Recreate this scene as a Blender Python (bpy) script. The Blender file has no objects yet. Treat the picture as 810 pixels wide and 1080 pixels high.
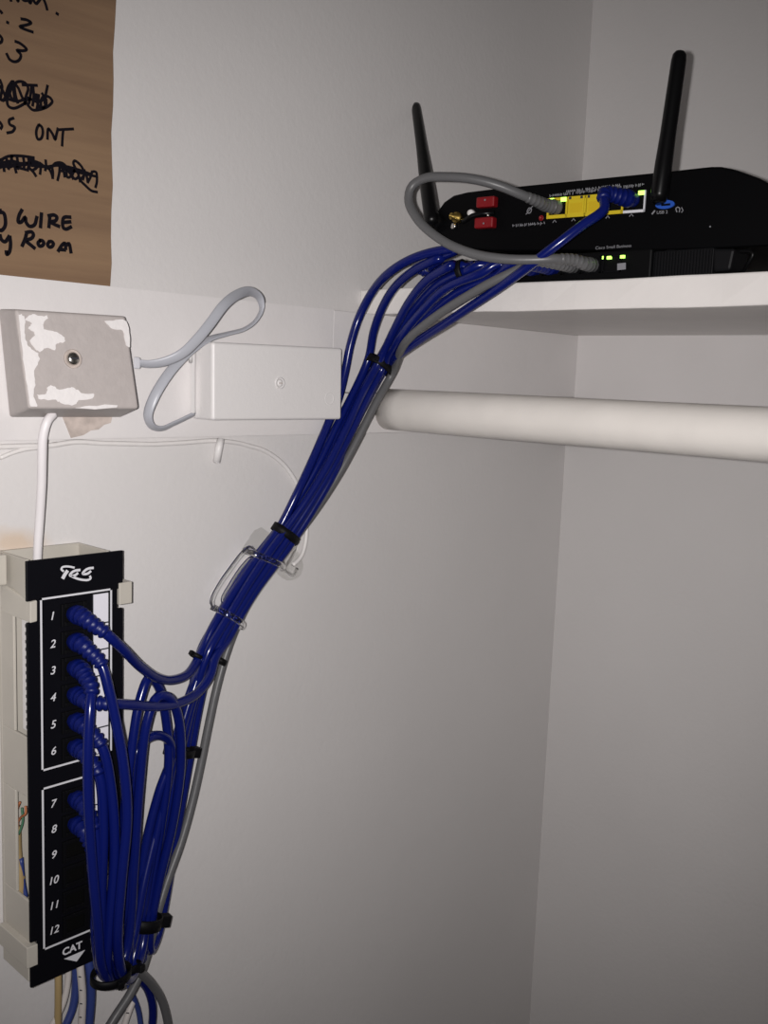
import bpy, math, random
from mathutils import Vector, Matrix, noise
random.seed(7)
SC = bpy.context.scene
COL = SC.collection
CAM_Z = 1.65                       # the phone is held 1.65 m above the floor
F = 1041.48
YAW, PITCH, ROLL = 0.8160243745878806, -0.13435416646199314, 0.038008301542099984

# ------------------------------------------------------------------ camera axes
cy, sy, cp, sp = math.cos(YAW), math.sin(YAW), math.cos(PITCH), math.sin(PITCH)
fwd = Vector((sy*cp, cy*cp, sp)); rt = Vector((cy, -sy, 0)); up = rt.cross(fwd)
cr, sr = math.cos(ROLL), math.sin(ROLL)
R2 = cr*rt + sr*up; U2 = -sr*rt + cr*up
O = Vector((0, 0, CAM_Z))
cam_d = bpy.data.cameras.new('camera'); cam = bpy.data.objects.new('camera', cam_d); COL.objects.link(cam)
m = Matrix.Identity(4)
for i in range(3):
    m[i][0] = R2[i]; m[i][1] = U2[i]; m[i][2] = -fwd[i]; m[i][3] = O[i]
cam.matrix_world = m
cam_d.sensor_fit = 'VERTICAL'; cam_d.sensor_height = 24; cam_d.lens = F/1080*24
cam_d.clip_start = 0.02
SC.camera = cam

def ray(px, py): return R2*((px-405)/F) - U2*((py-540)/F) + fwd
def PY(px, py, Y): r = ray(px, py); return O + r*(Y/r.y)
def PX(px, py, X): r = ray(px, py); return O + r*(X/r.x)

# the walls and boards (metres): left wall is the plane Y=WY, the back wall X=WX
WY, CY, WX = .545, .526, .8396
PFY = .508                         # face of the patch panel
SX = .5437                         # front edge of the shelf
Z = lambda h: CAM_Z + h
SHT, SHB = Z(.066), Z(.0475)
CLB = Z(-.0418)

# ------------------------------------------------------------------ materials
def nt(name):
    mt = bpy.data.materials.new(name); mt.use_nodes = True
    return mt, mt.node_tree, mt.node_tree.nodes['Principled BSDF']
def mat(name, col, rough=.5, metal=0, spec=.5, bump=0, bscale=200, var=0, vscale=30, coat=0, emit=0, trans=0, ior=1.45, stretch=None):
    mt, t, b = nt(name)
    b.inputs['Base Color'].default_value = (*col, 1)
    b.inputs['Roughness'].default_value = rough; b.inputs['Metallic'].default_value = metal
    b.inputs['Specular IOR Level'].default_value = spec
    b.inputs['Coat Weight'].default_value = coat
    b.inputs['Transmission Weight'].default_value = trans; b.inputs['IOR'].default_value = ior
    if emit:
        b.inputs['Emission Color'].default_value = (*col, 1); b.inputs['Emission Strength'].default_value = emit
    tc = t.nodes.new('ShaderNodeTexCoord'); src = tc.outputs['Object']
    if stretch:
        mp = t.nodes.new('ShaderNodeMapping'); mp.inputs['Scale'].default_value = stretch
        t.links.new(src, mp.inputs[0]); src = mp.outputs[0]
    if var:
        n = t.nodes.new('ShaderNodeTexNoise'); n.inputs['Scale'].default_value = vscale; n.inputs['Detail'].default_value = 5
        t.links.new(src, n.inputs['Vector'])
        r = t.nodes.new('ShaderNodeValToRGB')
        r.color_ramp.elements[0].position = .35; r.color_ramp.elements[1].position = .65
        r.color_ramp.elements[0].color = (*[max(0, c*(1-var)) for c in col], 1)
        r.color_ramp.elements[1].color = (*[min(1, c*(1+var)) for c in col], 1)
        t.links.new(n.outputs['Fac'], r.inputs[0]); t.links.new(r.outputs[0], b.inputs['Base Color'])
    if bump:
        n = t.nodes.new('ShaderNodeTexNoise'); n.inputs['Scale'].default_value = bscale; n.inputs['Detail'].default_value = 6
        t.links.new(src, n.inputs['Vector'])
        bp = t.nodes.new('ShaderNodeBump'); bp.inputs['Strength'].default_value = bump; bp.inputs['Distance'].default_value = .001
        t.links.new(n.outputs['Fac'], bp.inputs['Height']); t.links.new(bp.outputs[0], b.inputs['Normal'])
    return mt

M = {}
def wall_mat():
    """painted plaster; a tan water stain above the patch panel on the left wall"""
    mt, t, b = nt('painted_plaster')
    L = t.links.new; N = t.nodes.new
    tc = N('ShaderNodeTexCoord')
    n = N('ShaderNodeTexNoise'); n.inputs['Scale'].default_value = 6; n.inputs['Detail'].default_value = 8
    L(tc.outputs['Object'], n.inputs['Vector'])
    r = N('ShaderNodeValToRGB'); r.color_ramp.elements[0].position = .3; r.color_ramp.elements[1].position = .7
    r.color_ramp.elements[0].color = (.665, .645, .638, 1); r.color_ramp.elements[1].color = (.70, .68, .672, 1)
    L(n.outputs['Fac'], r.inputs[0])
    c = PY(18, 572, WY)
    mp = N('ShaderNodeMapping'); mp.inputs['Location'].default_value = (-c.x/.026, -c.y/.02, -c.z/.011)
    mp.inputs['Scale'].default_value = (1/.026, 1/.02, 1/.011)
    L(tc.outputs['Object'], mp.inputs[0])
    ln = N('ShaderNodeVectorMath'); ln.operation = 'LENGTH'; L(mp.outputs[0], ln.inputs[0])
    n2 = N('ShaderNodeTexNoise'); n2.inputs['Scale'].default_value = 60; n2.inputs['Detail'].default_value = 6
    L(tc.outputs['Object'], n2.inputs['Vector'])
    ad = N('ShaderNodeMath'); ad.operation = 'ADD'; L(ln.outputs['Value'], ad.inputs[0]); L(n2.outputs['Fac'], ad.inputs[1])
    mr = N('ShaderNodeMapRange'); mr.inputs['From Min'].default_value = .7; mr.inputs['From Max'].default_value = 1.5
    mr.inputs['To Min'].default_value = .7; mr.inputs['To Max'].default_value = 0; L(ad.outputs[0], mr.inputs['Value'])
    mx = N('ShaderNodeMix'); mx.data_type = 'RGBA'; mx.inputs['B'].default_value = (.62, .47, .33, 1)
    L(mr.outputs[0], mx.inputs['Factor']); L(r.outputs[0], mx.inputs['A']); L(mx.outputs['Result'], b.inputs['Base Color'])
    b.inputs['Roughness'].default_value = .55
    n3 = N('ShaderNodeTexNoise'); n3.inputs['Scale'].default_value = 260; n3.inputs['Detail'].default_value = 3
    n4 = N('ShaderNodeTexNoise'); n4.inputs['Scale'].default_value = 45; n4.inputs['Detail'].default_value = 4
    L(tc.outputs['Object'], n3.inputs['Vector']); L(tc.outputs['Object'], n4.inputs['Vector'])
    a2 = N('ShaderNodeMath'); a2.operation = 'ADD'; L(n3.outputs['Fac'], a2.inputs[0]); L(n4.outputs['Fac'], a2.inputs[1])
    bp = N('ShaderNodeBump'); bp.inputs['Strength'].default_value = .22; bp.inputs['Distance'].default_value = .0008
    L(a2.outputs[0], bp.inputs['Height']); L(bp.outputs[0], b.inputs['Normal'])
    return mt
def cardboard_mat():
    mt, t, b = nt('corrugated_cardboard')
    L = t.links.new; N = t.nodes.new
    tc = N('ShaderNodeTexCoord')
    mp = N('ShaderNodeMapping'); mp.inputs['Scale'].default_value = (2.5, 1, 45)
    mp.inputs['Rotation'].default_value = (0, math.radians(2), 0)
    L(tc.outputs['Object'], mp.inputs[0])
    n = N('ShaderNodeTexNoise'); n.inputs['Scale'].default_value = 1.0; n.inputs['Detail'].default_value = 7; n.inputs['Roughness'].default_value = .6
    L(mp.outputs[0], n.inputs['Vector'])
    r = N('ShaderNodeValToRGB'); r.color_ramp.elements[0].position = .3; r.color_ramp.elements[1].position = .75
    r.color_ramp.elements[0].color = (.165, .098, .058, 1); r.color_ramp.elements[1].color = (.30, .192, .108, 1)
    L(n.outputs['Fac'], r.inputs[0]); L(r.outputs[0], b.inputs['Base Color'])
    b.inputs['Roughness'].default_value = .85
    bp = N('ShaderNodeBump'); bp.inputs['Strength'].default_value = .5; bp.inputs['Distance'].default_value = .001
    L(n.outputs['Fac'], bp.inputs['Height']); L(bp.outputs[0], b.inputs['Normal'])
    return mt
M['wall'] = wall_mat()
M['card'] = cardboard_mat()
M['trim'] = mat('glossy_white_trim_paint', (.72, .695, .69), .35, bump=.25, bscale=120, var=.02, vscale=12)
M['shelf'] = mat('white_shelf_paint', (.76, .73, .71), .4, bump=.25, bscale=140, var=.025, vscale=20)
M['rod'] = mat('cream_rod_paint', (.75, .715, .675), .38, bump=.35, bscale=90, var=.03, vscale=25)
M['floor'] = mat('wood_floor', (.25, .16, .09), .5, var=.3, vscale=9)
M['beige'] = mat('aged_beige_plastic', (.46, .42, .405), .5, bump=.2, bscale=400, var=.03, vscale=160)
M['ivory'] = mat('ivory_plastic', (.50, .47, .415), .45, bump=.1, var=.03)
M['white'] = mat('white_plastic', (.74, .72, .715), .42, bump=.15, bscale=300)
M['patch'] = mat('white_paint_smear', (.80, .77, .765), .5, bump=.4, bscale=250)
M['whitecab'] = mat('white_cable_jacket', (.78, .75, .76), .4, bump=.2, bscale=150)
M['painted_cab'] = mat('painted_over_wire', (.76, .735, .72), .4, bump=.4, bscale=200)
M['flat'] = mat('grey_flat_cord', (.42, .43, .47), .35)
M['flat_end'] = mat('clear_modular_plug', (.62, .62, .66), .2)
M['steel'] = mat('screw_steel', (.55, .53, .5), .25, metal=1)
M['tape'] = mat('old_tape', (.50, .43, .39), .6, var=.15, vscale=150)
M['black'] = mat('black_panel_paint', (.004, .004, .006), .4, spec=.14)
M['jack'] = mat('black_jack_plastic', (.003, .003, .004), .5, spec=.15)
M['hole'] = mat('jack_cavity', (.002, .002, .002), .8, spec=.1)
M['print'] = mat('white_screen_print', (.66, .66, .7), .6)
M['strip'] = mat('white_label_strip', (.74, .73, .8), .4)
M['blue'] = mat('blue_cable_jacket', (.003, .008, .11), .2, spec=.5, bump=.08, bscale=160)
M['boot'] = mat('blue_rubber_boot', (.002, .007, .105), .4, spec=.4)  # darker than the jacket: the shade on the boots is in this colour
M['bluepair'] = mat('blue_white_pair', (.03, .05, .20), .4)
M['grey'] = mat('grey_cable_jacket', (.11, .11, .114), .4, bump=.2, bscale=160)
M['tan'] = mat('tan_cable_jacket', (.40, .29, .14), .45)
M['copper'] = mat('orange_wire', (.45, .16, .07), .5)
M['green'] = mat('green_wire', (.08, .2, .12), .5)
M['wirewhite'] = mat('white_wire', (.58, .54, .52), .5)
M['mark'] = mat('black_cable_print', (.03, .03, .04), .6)
M['tie'] = mat('black_tie_nylon', (.003, .003, .004), .55, spec=.2)
M['clear'] = mat('clear_plastic', (.93, .93, .93), .08, trans=1, ior=1.35)
M['gel'] = mat('clear_adhesive_pad', (.93, .93, .92), .15, trans=.95, ior=1.12, bump=.5, bscale=300)
def film(name, tint, gl):
    mt = bpy.data.materials.new(name); mt.use_nodes = True; t = mt.node_tree; t.nodes.clear(); N = t.nodes.new
    o_ = N('ShaderNodeOutputMaterial'); mx = N('ShaderNodeMixShader'); mx.inputs[0].default_value = gl
    tr = N('ShaderNodeBsdfTransparent'); tr.inputs[0].default_value = (*tint, 1); gs = N('ShaderNodeBsdfGlossy'); gs.inputs['Roughness'].default_value = .25
    bp = N('ShaderNodeBump'); bp.inputs['Strength'].default_value = .7; bp.inputs['Distance'].default_value = .001
    nz = N('ShaderNodeTexNoise'); nz.inputs['Scale'].default_value = 220; tc = N('ShaderNodeTexCoord')
    t.links.new(tc.outputs['Object'], nz.inputs['Vector']); t.links.new(nz.outputs['Fac'], bp.inputs['Height']); t.links.new(bp.outputs[0], gs.inputs['Normal'])
    t.links.new(tr.outputs[0], mx.inputs[1]); t.links.new(gs.outputs[0], mx.inputs[2]); t.links.new(mx.outputs[0], o_.inputs[0]); return mt
M['gel'] = film('clear_adhesive_film', (.97, .97, .965), .05)
M['ink'] = mat('marker_ink', (.006, .005, .008), .85, spec=.1)
M['router'] = mat('black_router_plastic', (.003, .003, .0035), .4, spec=.06)
M['switch'] = mat('black_switch_case', (.003, .003, .0035), .5, spec=.12)
M['adapter'] = mat('ribbed_black_plastic', (.006, .006, .007), .5, spec=.15)
M['ant'] = mat('black_antenna_plastic', (.003, .003, .0035), .32, spec=.25)
M['red'] = mat('red_dust_cap', (.20, .004, .008), .4)
M['yellow'] = mat('yellow_port_plastic', (.62, .47, .02), .4)
M['gold'] = mat('brass_connector', (.6, .42, .12), .3, metal=1)
M['led'] = mat('green_led', (.45, 1.0, .12), .4, emit=2.2)
M['usb'] = mat('blue_usb_label', (.02, .09, .45), .4)
M['dim'] = mat('grey_screen_print', (.22, .22, .24), .6)

# ------------------------------------------------------------------ mesh building
class MB:
    def __init__(s): s.v = []; s.f = []; s.sm = []
    def add(s, vs, fs, smooth=False):
        o = len(s.v); s.v += [Vector(v) for v in vs]
        for f in fs: s.f.append([i+o for i in f]); s.sm.append(smooth)
        return s
    def box(s, a, b):
        x0, y0, z0 = a; x1, y1, z1 = b
        return s.hexa([(x0,y0,z0),(x1,y0,z0),(x1,y0,z1),(x0,y0,z1),(x0,y1,z0),(x1,y1,z0),(x1,y1,z1),(x0,y1,z1)])
    def hexa(s, p):    # front BL BR TR TL then back BL BR TR TL
        return s.add(p, [(0,1,2,3),(5,4,7,6),(4,0,3,7),(1,5,6,2),(3,2,6,7),(4,5,1,0)])
    def prism(s, poly, d, top=None):
        n = len(poly); d = Vector(d); poly = [Vector(p) for p in poly]
        back = [p+d for p in poly] if top is None else [Vector(p) for p in top]
        return s.add(poly+back, [list(range(n)), list(range(2*n-1, n-1, -1))] + [(i, n+i, n+(i+1) % n, (i+1) % n) for i in range(n)])
    def tube(s, pts, r, seg=10, flat=None, cap=True):
        pts = [Vector(p) for p in pts]; n = len(pts)
        rad = r if isinstance(r, (list, tuple)) else [r]*n
        T = []
        for i in range(n):
            t = pts[min(i+1, n-1)]-pts[max(i-1, 0)]
            T.append(t.normalized() if t.length > 1e-9 else Vector((0, 0, 1)))
        nrm = T[0].cross(Vector((0, 0, 1)))
        if nrm.length < .2: nrm = T[0].cross(Vector((1, 0, 0)))
        nrm.normalize(); vs = []
        for i in range(n):
            nrm = (nrm - T[i]*nrm.dot(T[i]))
            nrm.normalize(); b = T[i].cross(nrm)
            for k in range(seg):
                a = 2*math.pi*k/seg
                if flat:
                    A = Vector(flat[i]) if isinstance(flat, list) else Vector(flat); A = (A - T[i]*A.dot(T[i])).normalized(); B = T[i].cross(A)
                    vs.append(pts[i] + A*math.cos(a)*rad[i]*.38 + B*math.sin(a)*rad[i])
                else: vs.append(pts[i] + (nrm*math.cos(a)+b*math.sin(a))*rad[i])
        fs = [(i*seg+k, i*seg+(k+1) % seg, (i+1)*seg+(k+1) % seg, (i+1)*seg+k) for i in range(n-1) for k in range(seg)]
        if cap: fs += [list(range(seg-1, -1, -1)), [(n-1)*seg+k for k in range(seg)]]
        return s.add(vs, fs, True)
    def lathe(s, p, ax, prof, seg=24):     # prof: list of (distance along axis, radius)
        ax = Vector(ax).normalized(); p = Vector(p)
        q = ax.cross(Vector((0, 0, 1)))
        if q.length < .2: q = ax.cross(Vector((1, 0, 0)))
        q.normalize(); w = ax.cross(q); vs = []
        for h, r in prof:
            for k in range(seg):
                a = 2*math.pi*k/seg; vs.append(p+ax*h+(q*math.cos(a)+w*math.sin(a))*max(r, 1e-5))
        n = len(prof)
        fs = [(i*seg+k, i*seg+(k+1) % seg, (i+1)*seg+(k+1) % seg, (i+1)*seg+k) for i in range(n-1) for k in range(seg)]
        fs += [list(range(seg-1, -1, -1)), [(n-1)*seg+k for k in range(seg)]]
        return s.add(vs, fs, True)
    def ribbon(s, pts, w, nrm, th=.0003):  # a painted stroke lying on a surface
        nrm = Vector(nrm).normalized(); pts = [Vector(p) for p in pts]; n = len(pts); L = []; Rr = []
        for i in range(n):
            t = (pts[min(i+1, n-1)]-pts[max(i-1, 0)]).normalized(); sd = t.cross(nrm).normalized()
            ww = (w[i] if isinstance(w, (list, tuple)) else w)/2
            e = -t*ww*.7 if i == 0 else (t*ww*.7 if i == n-1 else Vector())
            L.append(pts[i]+sd*ww+e); Rr.append(pts[i]-sd*ww+e)
        vs = [p+nrm*th for p in L+Rr] + L + Rr
        fs = []
        for i in range(n-1):
            fs += [(i, i+1, n+i+1, n+i), (i, 2*n+i, 2*n+i+1, i+1), (n+i+1, 3*n+i+1, 3*n+i, n+i)]
        return s.add(vs, fs)
    def build(s, name, mt, parent=None, bevel=0, loc=None, bseg=2):
        me = bpy.data.meshes.new(name)
        base = Vector((0, 0, 0))
        if parent:
            q = parent
            while q: base += q.location; q = q.parent
            if parent.type == 'MESH': base = parent['_b'] if '_b' in parent else base
            base = Vector(base)
        origin = Vector((0, 0, 0))
        if not parent:
            origin = Vector(loc) if loc is not None else (Vector((0, 0, 0)))
        ref = base + origin
        me.from_pydata([v-ref for v in s.v], [], s.f); me.update()
        for p, sm in zip(me.polygons, s.sm): p.use_smooth = sm
        import bmesh
        bm = bmesh.new(); bm.from_mesh(me); bmesh.ops.recalc_face_normals(bm, faces=bm.faces); bm.to_mesh(me); bm.free()
        me.materials.append(mt)
        o = bpy.data.objects.new(name, me); COL.objects.link(o)
        if parent: o.parent = parent
        else: o.location = origin
        if bevel:
            bv = o.modifiers.new('bevel', 'BEVEL'); bv.width = bevel; bv.segments = bseg; bv.limit_method = 'ANGLE'; bv.angle_limit = .6
        return o

def tag(o, label, cat, group=None, kind=None):
    if label: o['label'] = label
    if cat: o['category'] = cat
    if group: o['group'] = group
    if kind: o['kind'] = kind
    return o
def thing(name, loc, label, cat, group=None):
    o = bpy.data.objects.new(name, None); COL.objects.link(o); o.location = loc; o.empty_display_size = .02
    return tag(o, label, cat, group)
def struct(o): o['kind'] = 'structure'; return o

def cat(pts, n=7):                    # Catmull-Rom through the points (centripetal)
    P = [Vector(p) for p in pts]
    if len(P) < 3: return P
    P = [P[0]*2-P[1]] + P + [P[-1]*2-P[-2]]; out = []
    for i in range(1, len(P)-2):
        p0, p1, p2, p3 = P[i-1:i+3]
        t0 = 0; t1 = t0+max((p1-p0).length, 1e-5)**.5; t2 = t1+max((p2-p1).length, 1e-5)**.5; t3 = t2+max((p3-p2).length, 1e-5)**.5
        for k in range(n):
            t = t1+(t2-t1)*k/n
            A1 = p0*((t1-t)/(t1-t0))+p1*((t-t0)/(t1-t0)); A2 = p1*((t2-t)/(t2-t1))+p2*((t-t1)/(t2-t1)); A3 = p2*((t3-t)/(t3-t2))+p3*((t-t2)/(t3-t2))
            B1 = A1*((t2-t)/(t2-t0))+A2*((t-t0)/(t2-t0)); B2 = A2*((t3-t)/(t3-t1))+A3*((t-t1)/(t3-t1))
            out.append(B1*((t2-t)/(t2-t1))+B2*((t-t1)/(t2-t1)))
    out.append(P[-2]); return out
def arc_cut(pts, a, b):               # the stretch of a path between two lengths
    out = []; L = 0
    for i in range(len(pts)):
        if i: L += (pts[i]-pts[i-1]).length
        if a <= L <= b: out.append(pts[i])
    return out
def resample(pts, step):
    out = [pts[0]]; acc = 0
    for i in range(1, len(pts)):
        a, b = pts[i-1], pts[i]; L = (b-a).length
        while acc+L >= step:
            a = a+(b-a)*((step-acc)/L); out.append(a); L = (b-a).length; acc = 0
        acc += L
    out.append(pts[-1]); return out
def text_on(mb, txt, origin, ux, uy, h, shear=0, font_scale_x=1, weight=0, center=False):
    cu = bpy.data.curves.new('txt', 'FONT'); cu.body = txt; cu.size = 1; cu.offset = weight; cu.shear = shear
    ob = bpy.data.objects.new('txt', cu); COL.objects.link(ob)
    bpy.context.view_layer.update()
    dg = bpy.context.evaluated_depsgraph_get(); me = ob.evaluated_get(dg).to_mesh()
    vs = [v.co.copy() for v in me.vertices]; fs = [list(p.vertices) for p in me.polygons]
    ob.evaluated_get(dg).to_mesh_clear(); bpy.data.objects.remove(ob); bpy.data.curves.remove(cu)
    s = h/.7; xs = [v.x for v in vs]; off = (min(xs)+max(xs))/2 if center else 0
    ux = Vector(ux); uy = Vector(uy); o = Vector(origin)
    mb.add([o+ux*((v.x-off)*s*font_scale_x)+uy*(v.y*s) for v in vs], fs)

# ------------------------------------------------------------------ the closet
struct(MB().box((-.75, WY, 0), (WX+.1, WY+.1, 2.45)).build('wall_left', M['wall']))
struct(MB().box((WX, -.9, 0), (WX+.1, WY, 2.45)).build('wall_back', M['wall']))
struct(MB().box((-.75, -.9, -.05), (WX, WY, 0)).build('floor', M['floor']))
XS = PY(362, 414, CY).x; ZS = PY(362, 414, CY).z
XJ = PY(453, 450, CY).x; ZT = Z(.0475)
g = .0003
struct(MB().box((-.75, CY, CLB), (XS-.012, WY, ZT)).build('trim_1', M['trim']))
struct(MB().box((XS-.012, CY, ZS+g), (WX, WY, ZT)).build('trim_2', M['trim'], bevel=.0006))
struct(MB().box((XS-.012, CY, CLB), (XJ-g, WY, ZS-g)).build('trim_3', M['trim'], bevel=.0006))
struct(MB().box((XJ+g, CY, CLB), (WX, WY, ZS-g)).build('trim_4', M['trim'], bevel=.0006))
struct(MB().box((WX-.019, -.9, CLB+.006), (WX, CY, ZT)).build('trim_5', M['trim']))

# shelf: slab whose front edge faces the camera
def wob(x): return .0006*math.sin(x*31)+.0004*math.sin(x*83+1)
mb = MB(); n = 60; vs = []
for i in range(n+1):
    y = WY + (-.9-WY)*i/n
    vs += [(SX+wob(y), y, SHB+.3*wob(y*2)), (SX+wob(y+3), y, SHT+.4*wob(y*1.7)), (WX, y, SHT), (WX, y, SHB)]
fs = []
for i in range(n):
    a = 4*i; fs += [(a+k, a+(k+1) % 4, a+4+(k+1) % 4, a+4+k) for k in range(4)]
fs += [(0, 1, 2, 3), (4*n+3, 4*n+2, 4*n+1, 4*n)]
o = mb.add(vs, fs).build('closet_shelf', M['shelf'], bevel=.0012)
tag(o, 'white painted wooden closet shelf resting on the wall boards under the router', 'shelf')

# rod
RC = Vector((.5605, 0, Z(-.0235)))
def rr(y): return .0158+.0001*math.sin(y*23)
o = MB().lathe((RC.x, CY, RC.z), (0, -1, 0), [(i*.02, rr(i*.02)) for i in range(72)], 48).build('closet_rod', M['rod'])
tag(o, 'thick white painted round clothes rod running out from the wall board below the shelf', 'rod')

# ------------------------------------------------------------------ cardboard with handwriting
CB = WY-.0035
e0 = PY(122, -60, CB); e1 = PY(116, 300, CB)
poly = [(-.12, CB, ZT), (e1.x, CB, ZT)]
for i in range(14):
    t = i/13; poly.append((e1.x+(e0.x-e1.x)*t+.0006*math.sin(i*1.9)+.0004*math.sin(i*.7), CB, ZT+(e0.z-ZT)*t))
poly.append((-.12, CB, e0.z))
card = thing('cardboard_sheet', (.2, WY, ZT), 'brown corrugated cardboard sheet with black handwriting standing on the wall board', 'cardboard')
sheet = MB().prism(poly, (0, .003, 0)).build('sheet', M['card'], card)
S = []   # strokes (photo pixels)
def st(ox, oy, k, *pts): S.append([(ox+x/k, oy+y/k) for x, y in pts])
a = (0, 0, 6.75)      # top lines
st(*a, (70, -20), (78, 5)); st(*a, (110, -30), (128, 10), (130, -20)); st(*a, (150, -20), (165, 0), (185, 5), (200, -5), (205, -25)); st(*a, (200, -10), (205, 10), (215, 22), (222, 5))
st(*a, (235, -10), (245, 15), (258, 26), (270, 15), (285, -5)); st(*a, (300, -20), (315, 5), (328, 40), (335, 68)); st(*a, (402, 95), (412, 102))
st(*a, (0, 78), (8, 85), (12, 92)); st(*a, (50, 158), (58, 162))
st(*a, (152, 135), (190, 142), (222, 162), (188, 178), (140, 190), (180, 210), (232, 228))
st(*a, (110, 295), (145, 310), (190, 352), (160, 362), (120, 358), (148, 390), (138, 425), (105, 440), (70, 425), (48, 385))
st(*a, (0, 255), (14, 275), (10, 298), (0, 305))
a = (0, 75, 6.75)     # crossed-out word and ONT
st(*a, (0, 65), (15, 110), (5, 205), (30, 200), (60, 110), (95, 70), (70, 150), (50, 210), (60, 250), (95, 265), (150, 245), (185, 215), (160, 190), (130, 120), (110, 90), (130, 75), (175, 82), (200, 120), (185, 180), (175, 235))
st(*a, (0, 110), (25, 150), (40, 200), (20, 210)); st(*a, (60, 120), (80, 190), (100, 215), (95, 130), (85, 75)); st(*a, (100, 90), (110, 170), (125, 225))
st(*a, (160, 98), (262, 102)); st(*a, (225, 105), (215, 180), (200, 235), (170, 210), (215, 200)); st(*a, (235, 110), (240, 180), (232, 245))
st(*a, (200, 245), (230, 275), (260, 278), (320, 262), (355, 240), (372, 215), (350, 185), (310, 180), (290, 225), (300, 262), (330, 230), (320, 190), (300, 160))
st(*a, (338, 105), (325, 170), (318, 230)); st(*a, (255, 165), (262, 220), (285, 262)); st(*a, (275, 170), (270, 225), (262, 270)); st(*a, (60, 200), (130, 215), (200, 190), (250, 215), (330, 200))
st(*a, (0, 365), (14, 390), (5, 410)); st(*a, (95, 335), (65, 350), (70, 380), (105, 400), (90, 430), (52, 440))
st(*a, (275, 385), (262, 410), (258, 450), (270, 485), (292, 480), (305, 440), (298, 400), (280, 382))
st(*a, (338, 482), (340, 425), (345, 410), (375, 450), (392, 488), (402, 450), (412, 410)); st(*a, (408, 418), (520, 412)); st(*a, (450, 418), (445, 470), (442, 530))
a = (0, 150, 6.75)    # heavily crossed-out line
st(*a, (0, 130), (60, 100), (150, 98), (240, 110)); st(*a, (0, 165), (70, 175), (140, 150), (220, 165), (320, 175), (420, 165), (540, 190), (640, 225))
st(*a, (0, 150), (90, 135), (180, 160), (260, 140), (340, 185), (400, 160), (470, 185), (560, 215), (690, 245)); st(*a, (0, 180), (60, 160), (120, 170), (210, 150), (290, 165), (350, 180))
for x0, y0, x1, y1 in ((10, 120, 30, 205), (40, 110, 70, 180), (75, 100, 115, 215), (60, 190, 85, 100), (120, 100, 125, 190), (165, 105, 170, 195), (170, 150, 215, 145), (205, 120, 200, 185), (215, 190, 255, 240), (285, 225, 285, 150), (285, 150, 330, 190), (325, 130, 322, 200), (350, 190, 375, 255), (370, 175, 375, 255), (425, 170, 410, 270), (440, 180, 460, 245), (600, 200, 590, 265), (600, 200, 625, 285), (625, 285, 655, 210), (680, 320, 690, 250), (120, 180, 200, 200), (545, 200, 570, 280), (480, 200, 520, 260)):
    st(*a, (x0, y0), ((x0+x1)/2+4, (y0+y1)/2), (x1, y1))
st(*a, (200, 125), (240, 130), (270, 165), (225, 200), (205, 170), (215, 130)); st(*a, (370, 175), (395, 150), (440, 148), (470, 175), (440, 205), (425, 200))
st(*a, (470, 190), (480, 250), (505, 240), (500, 195), (475, 190)); st(*a, (530, 200), (515, 240), (535, 262), (560, 240), (550, 205), (530, 198))
st(*a, (645, 240), (660, 210), (685, 215), (690, 245)); st(*a, (535, 180), (522, 150), (530, 132), (560, 150), (590, 190), (600, 230), (575, 270), (610, 310), (650, 345), (690, 355))
a = (0, 215, 6.75)    # WIRE / Room
st(*a, (0, 60), (25, 65), (38, 110), (35, 160), (10, 190), (0, 188)); st(*a, (0, 45), (5, 60))
st(*a, (155, 45), (135, 85), (130, 130), (150, 130), (180, 95), (185, 130), (210, 160), (245, 150), (262, 95)); st(*a, (295, 70), (288, 165))
st(*a, (355, 85), (348, 165)); st(*a, (345, 85), (385, 80), (405, 95), (395, 120), (360, 128), (385, 145), (420, 160)); st(*a, (500, 95), (460, 95), (448, 110), (450, 170), (470, 180), (505, 165)); st(*a, (455, 132), (500, 128))
st(*a, (0, 225), (10, 255), (35, 270), (65, 232)); st(*a, (70, 235), (75, 290), (65, 345), (48, 360), (45, 340))
st(*a, (190, 205), (178, 250), (158, 298)); st(*a, (185, 205), (225, 200), (238, 220), (225, 245), (185, 262), (215, 290), (245, 315))
st(*a, (285, 262), (270, 280), (280, 300), (300, 298), (312, 278), (300, 262), (285, 260)); st(*a, (350, 270), (338, 290), (352, 308), (372, 302), (380, 282), (365, 268), (350, 270))
st(*a, (415, 335), (440, 295), (462, 280), (468, 320)); st(*a, (425, 325), (462, 328)); st(*a, (468, 300), (490, 282), (505, 345))
ink = MB()
for k, s_ in enumerate(S):
    p3 = cat([PY(x, y, CB-.0001-.00002*(k % 7)) for x, y in s_], 4)
    heavy = s_[0][1] > 215
    ink.ribbon(p3, .0021 if heavy else .0016, (0, -1, 0), .0001)
ink.build('handwriting', M['ink'], sheet)

# ------------------------------------------------------------------ grey junction box with paint smears
jb = thing('junction_box', PY(75, 385, CY), 'greyish beige junction box with white paint smears and a steel centre screw', 'junction box')
fY0, fY1 = .499, .491               # the cover tips forward at the bottom
fTL, fTR, fBR, fBL = PY(15.8, 326, fY0), PY(132.7, 333.5, fY0), PY(146.5, 431, fY1), PY(30.3, 431, fY1)
bTL, bTR, bBR, bBL = Vector((fTL.x-.001, CY, fTL.z+.001)), Vector((fTR.x+.001, CY, fTR.z+.001)), None, None
bBL = PY(10, 440.3, CY-.0005); bBR = PY(129, 440.3, CY-.0005); bBL.y = bBR.y = CY; bTL.x = PY(-2, 329, CY).x; bTR.x = bTL.x+(fTR.x-fTL.x)+.001
case = MB().hexa([fBL, fBR, fTR, fTL, bBL, bBR, bTR, bTL]).build('case', M['beige'], jb, bevel=.0016, bseg=3)
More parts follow.
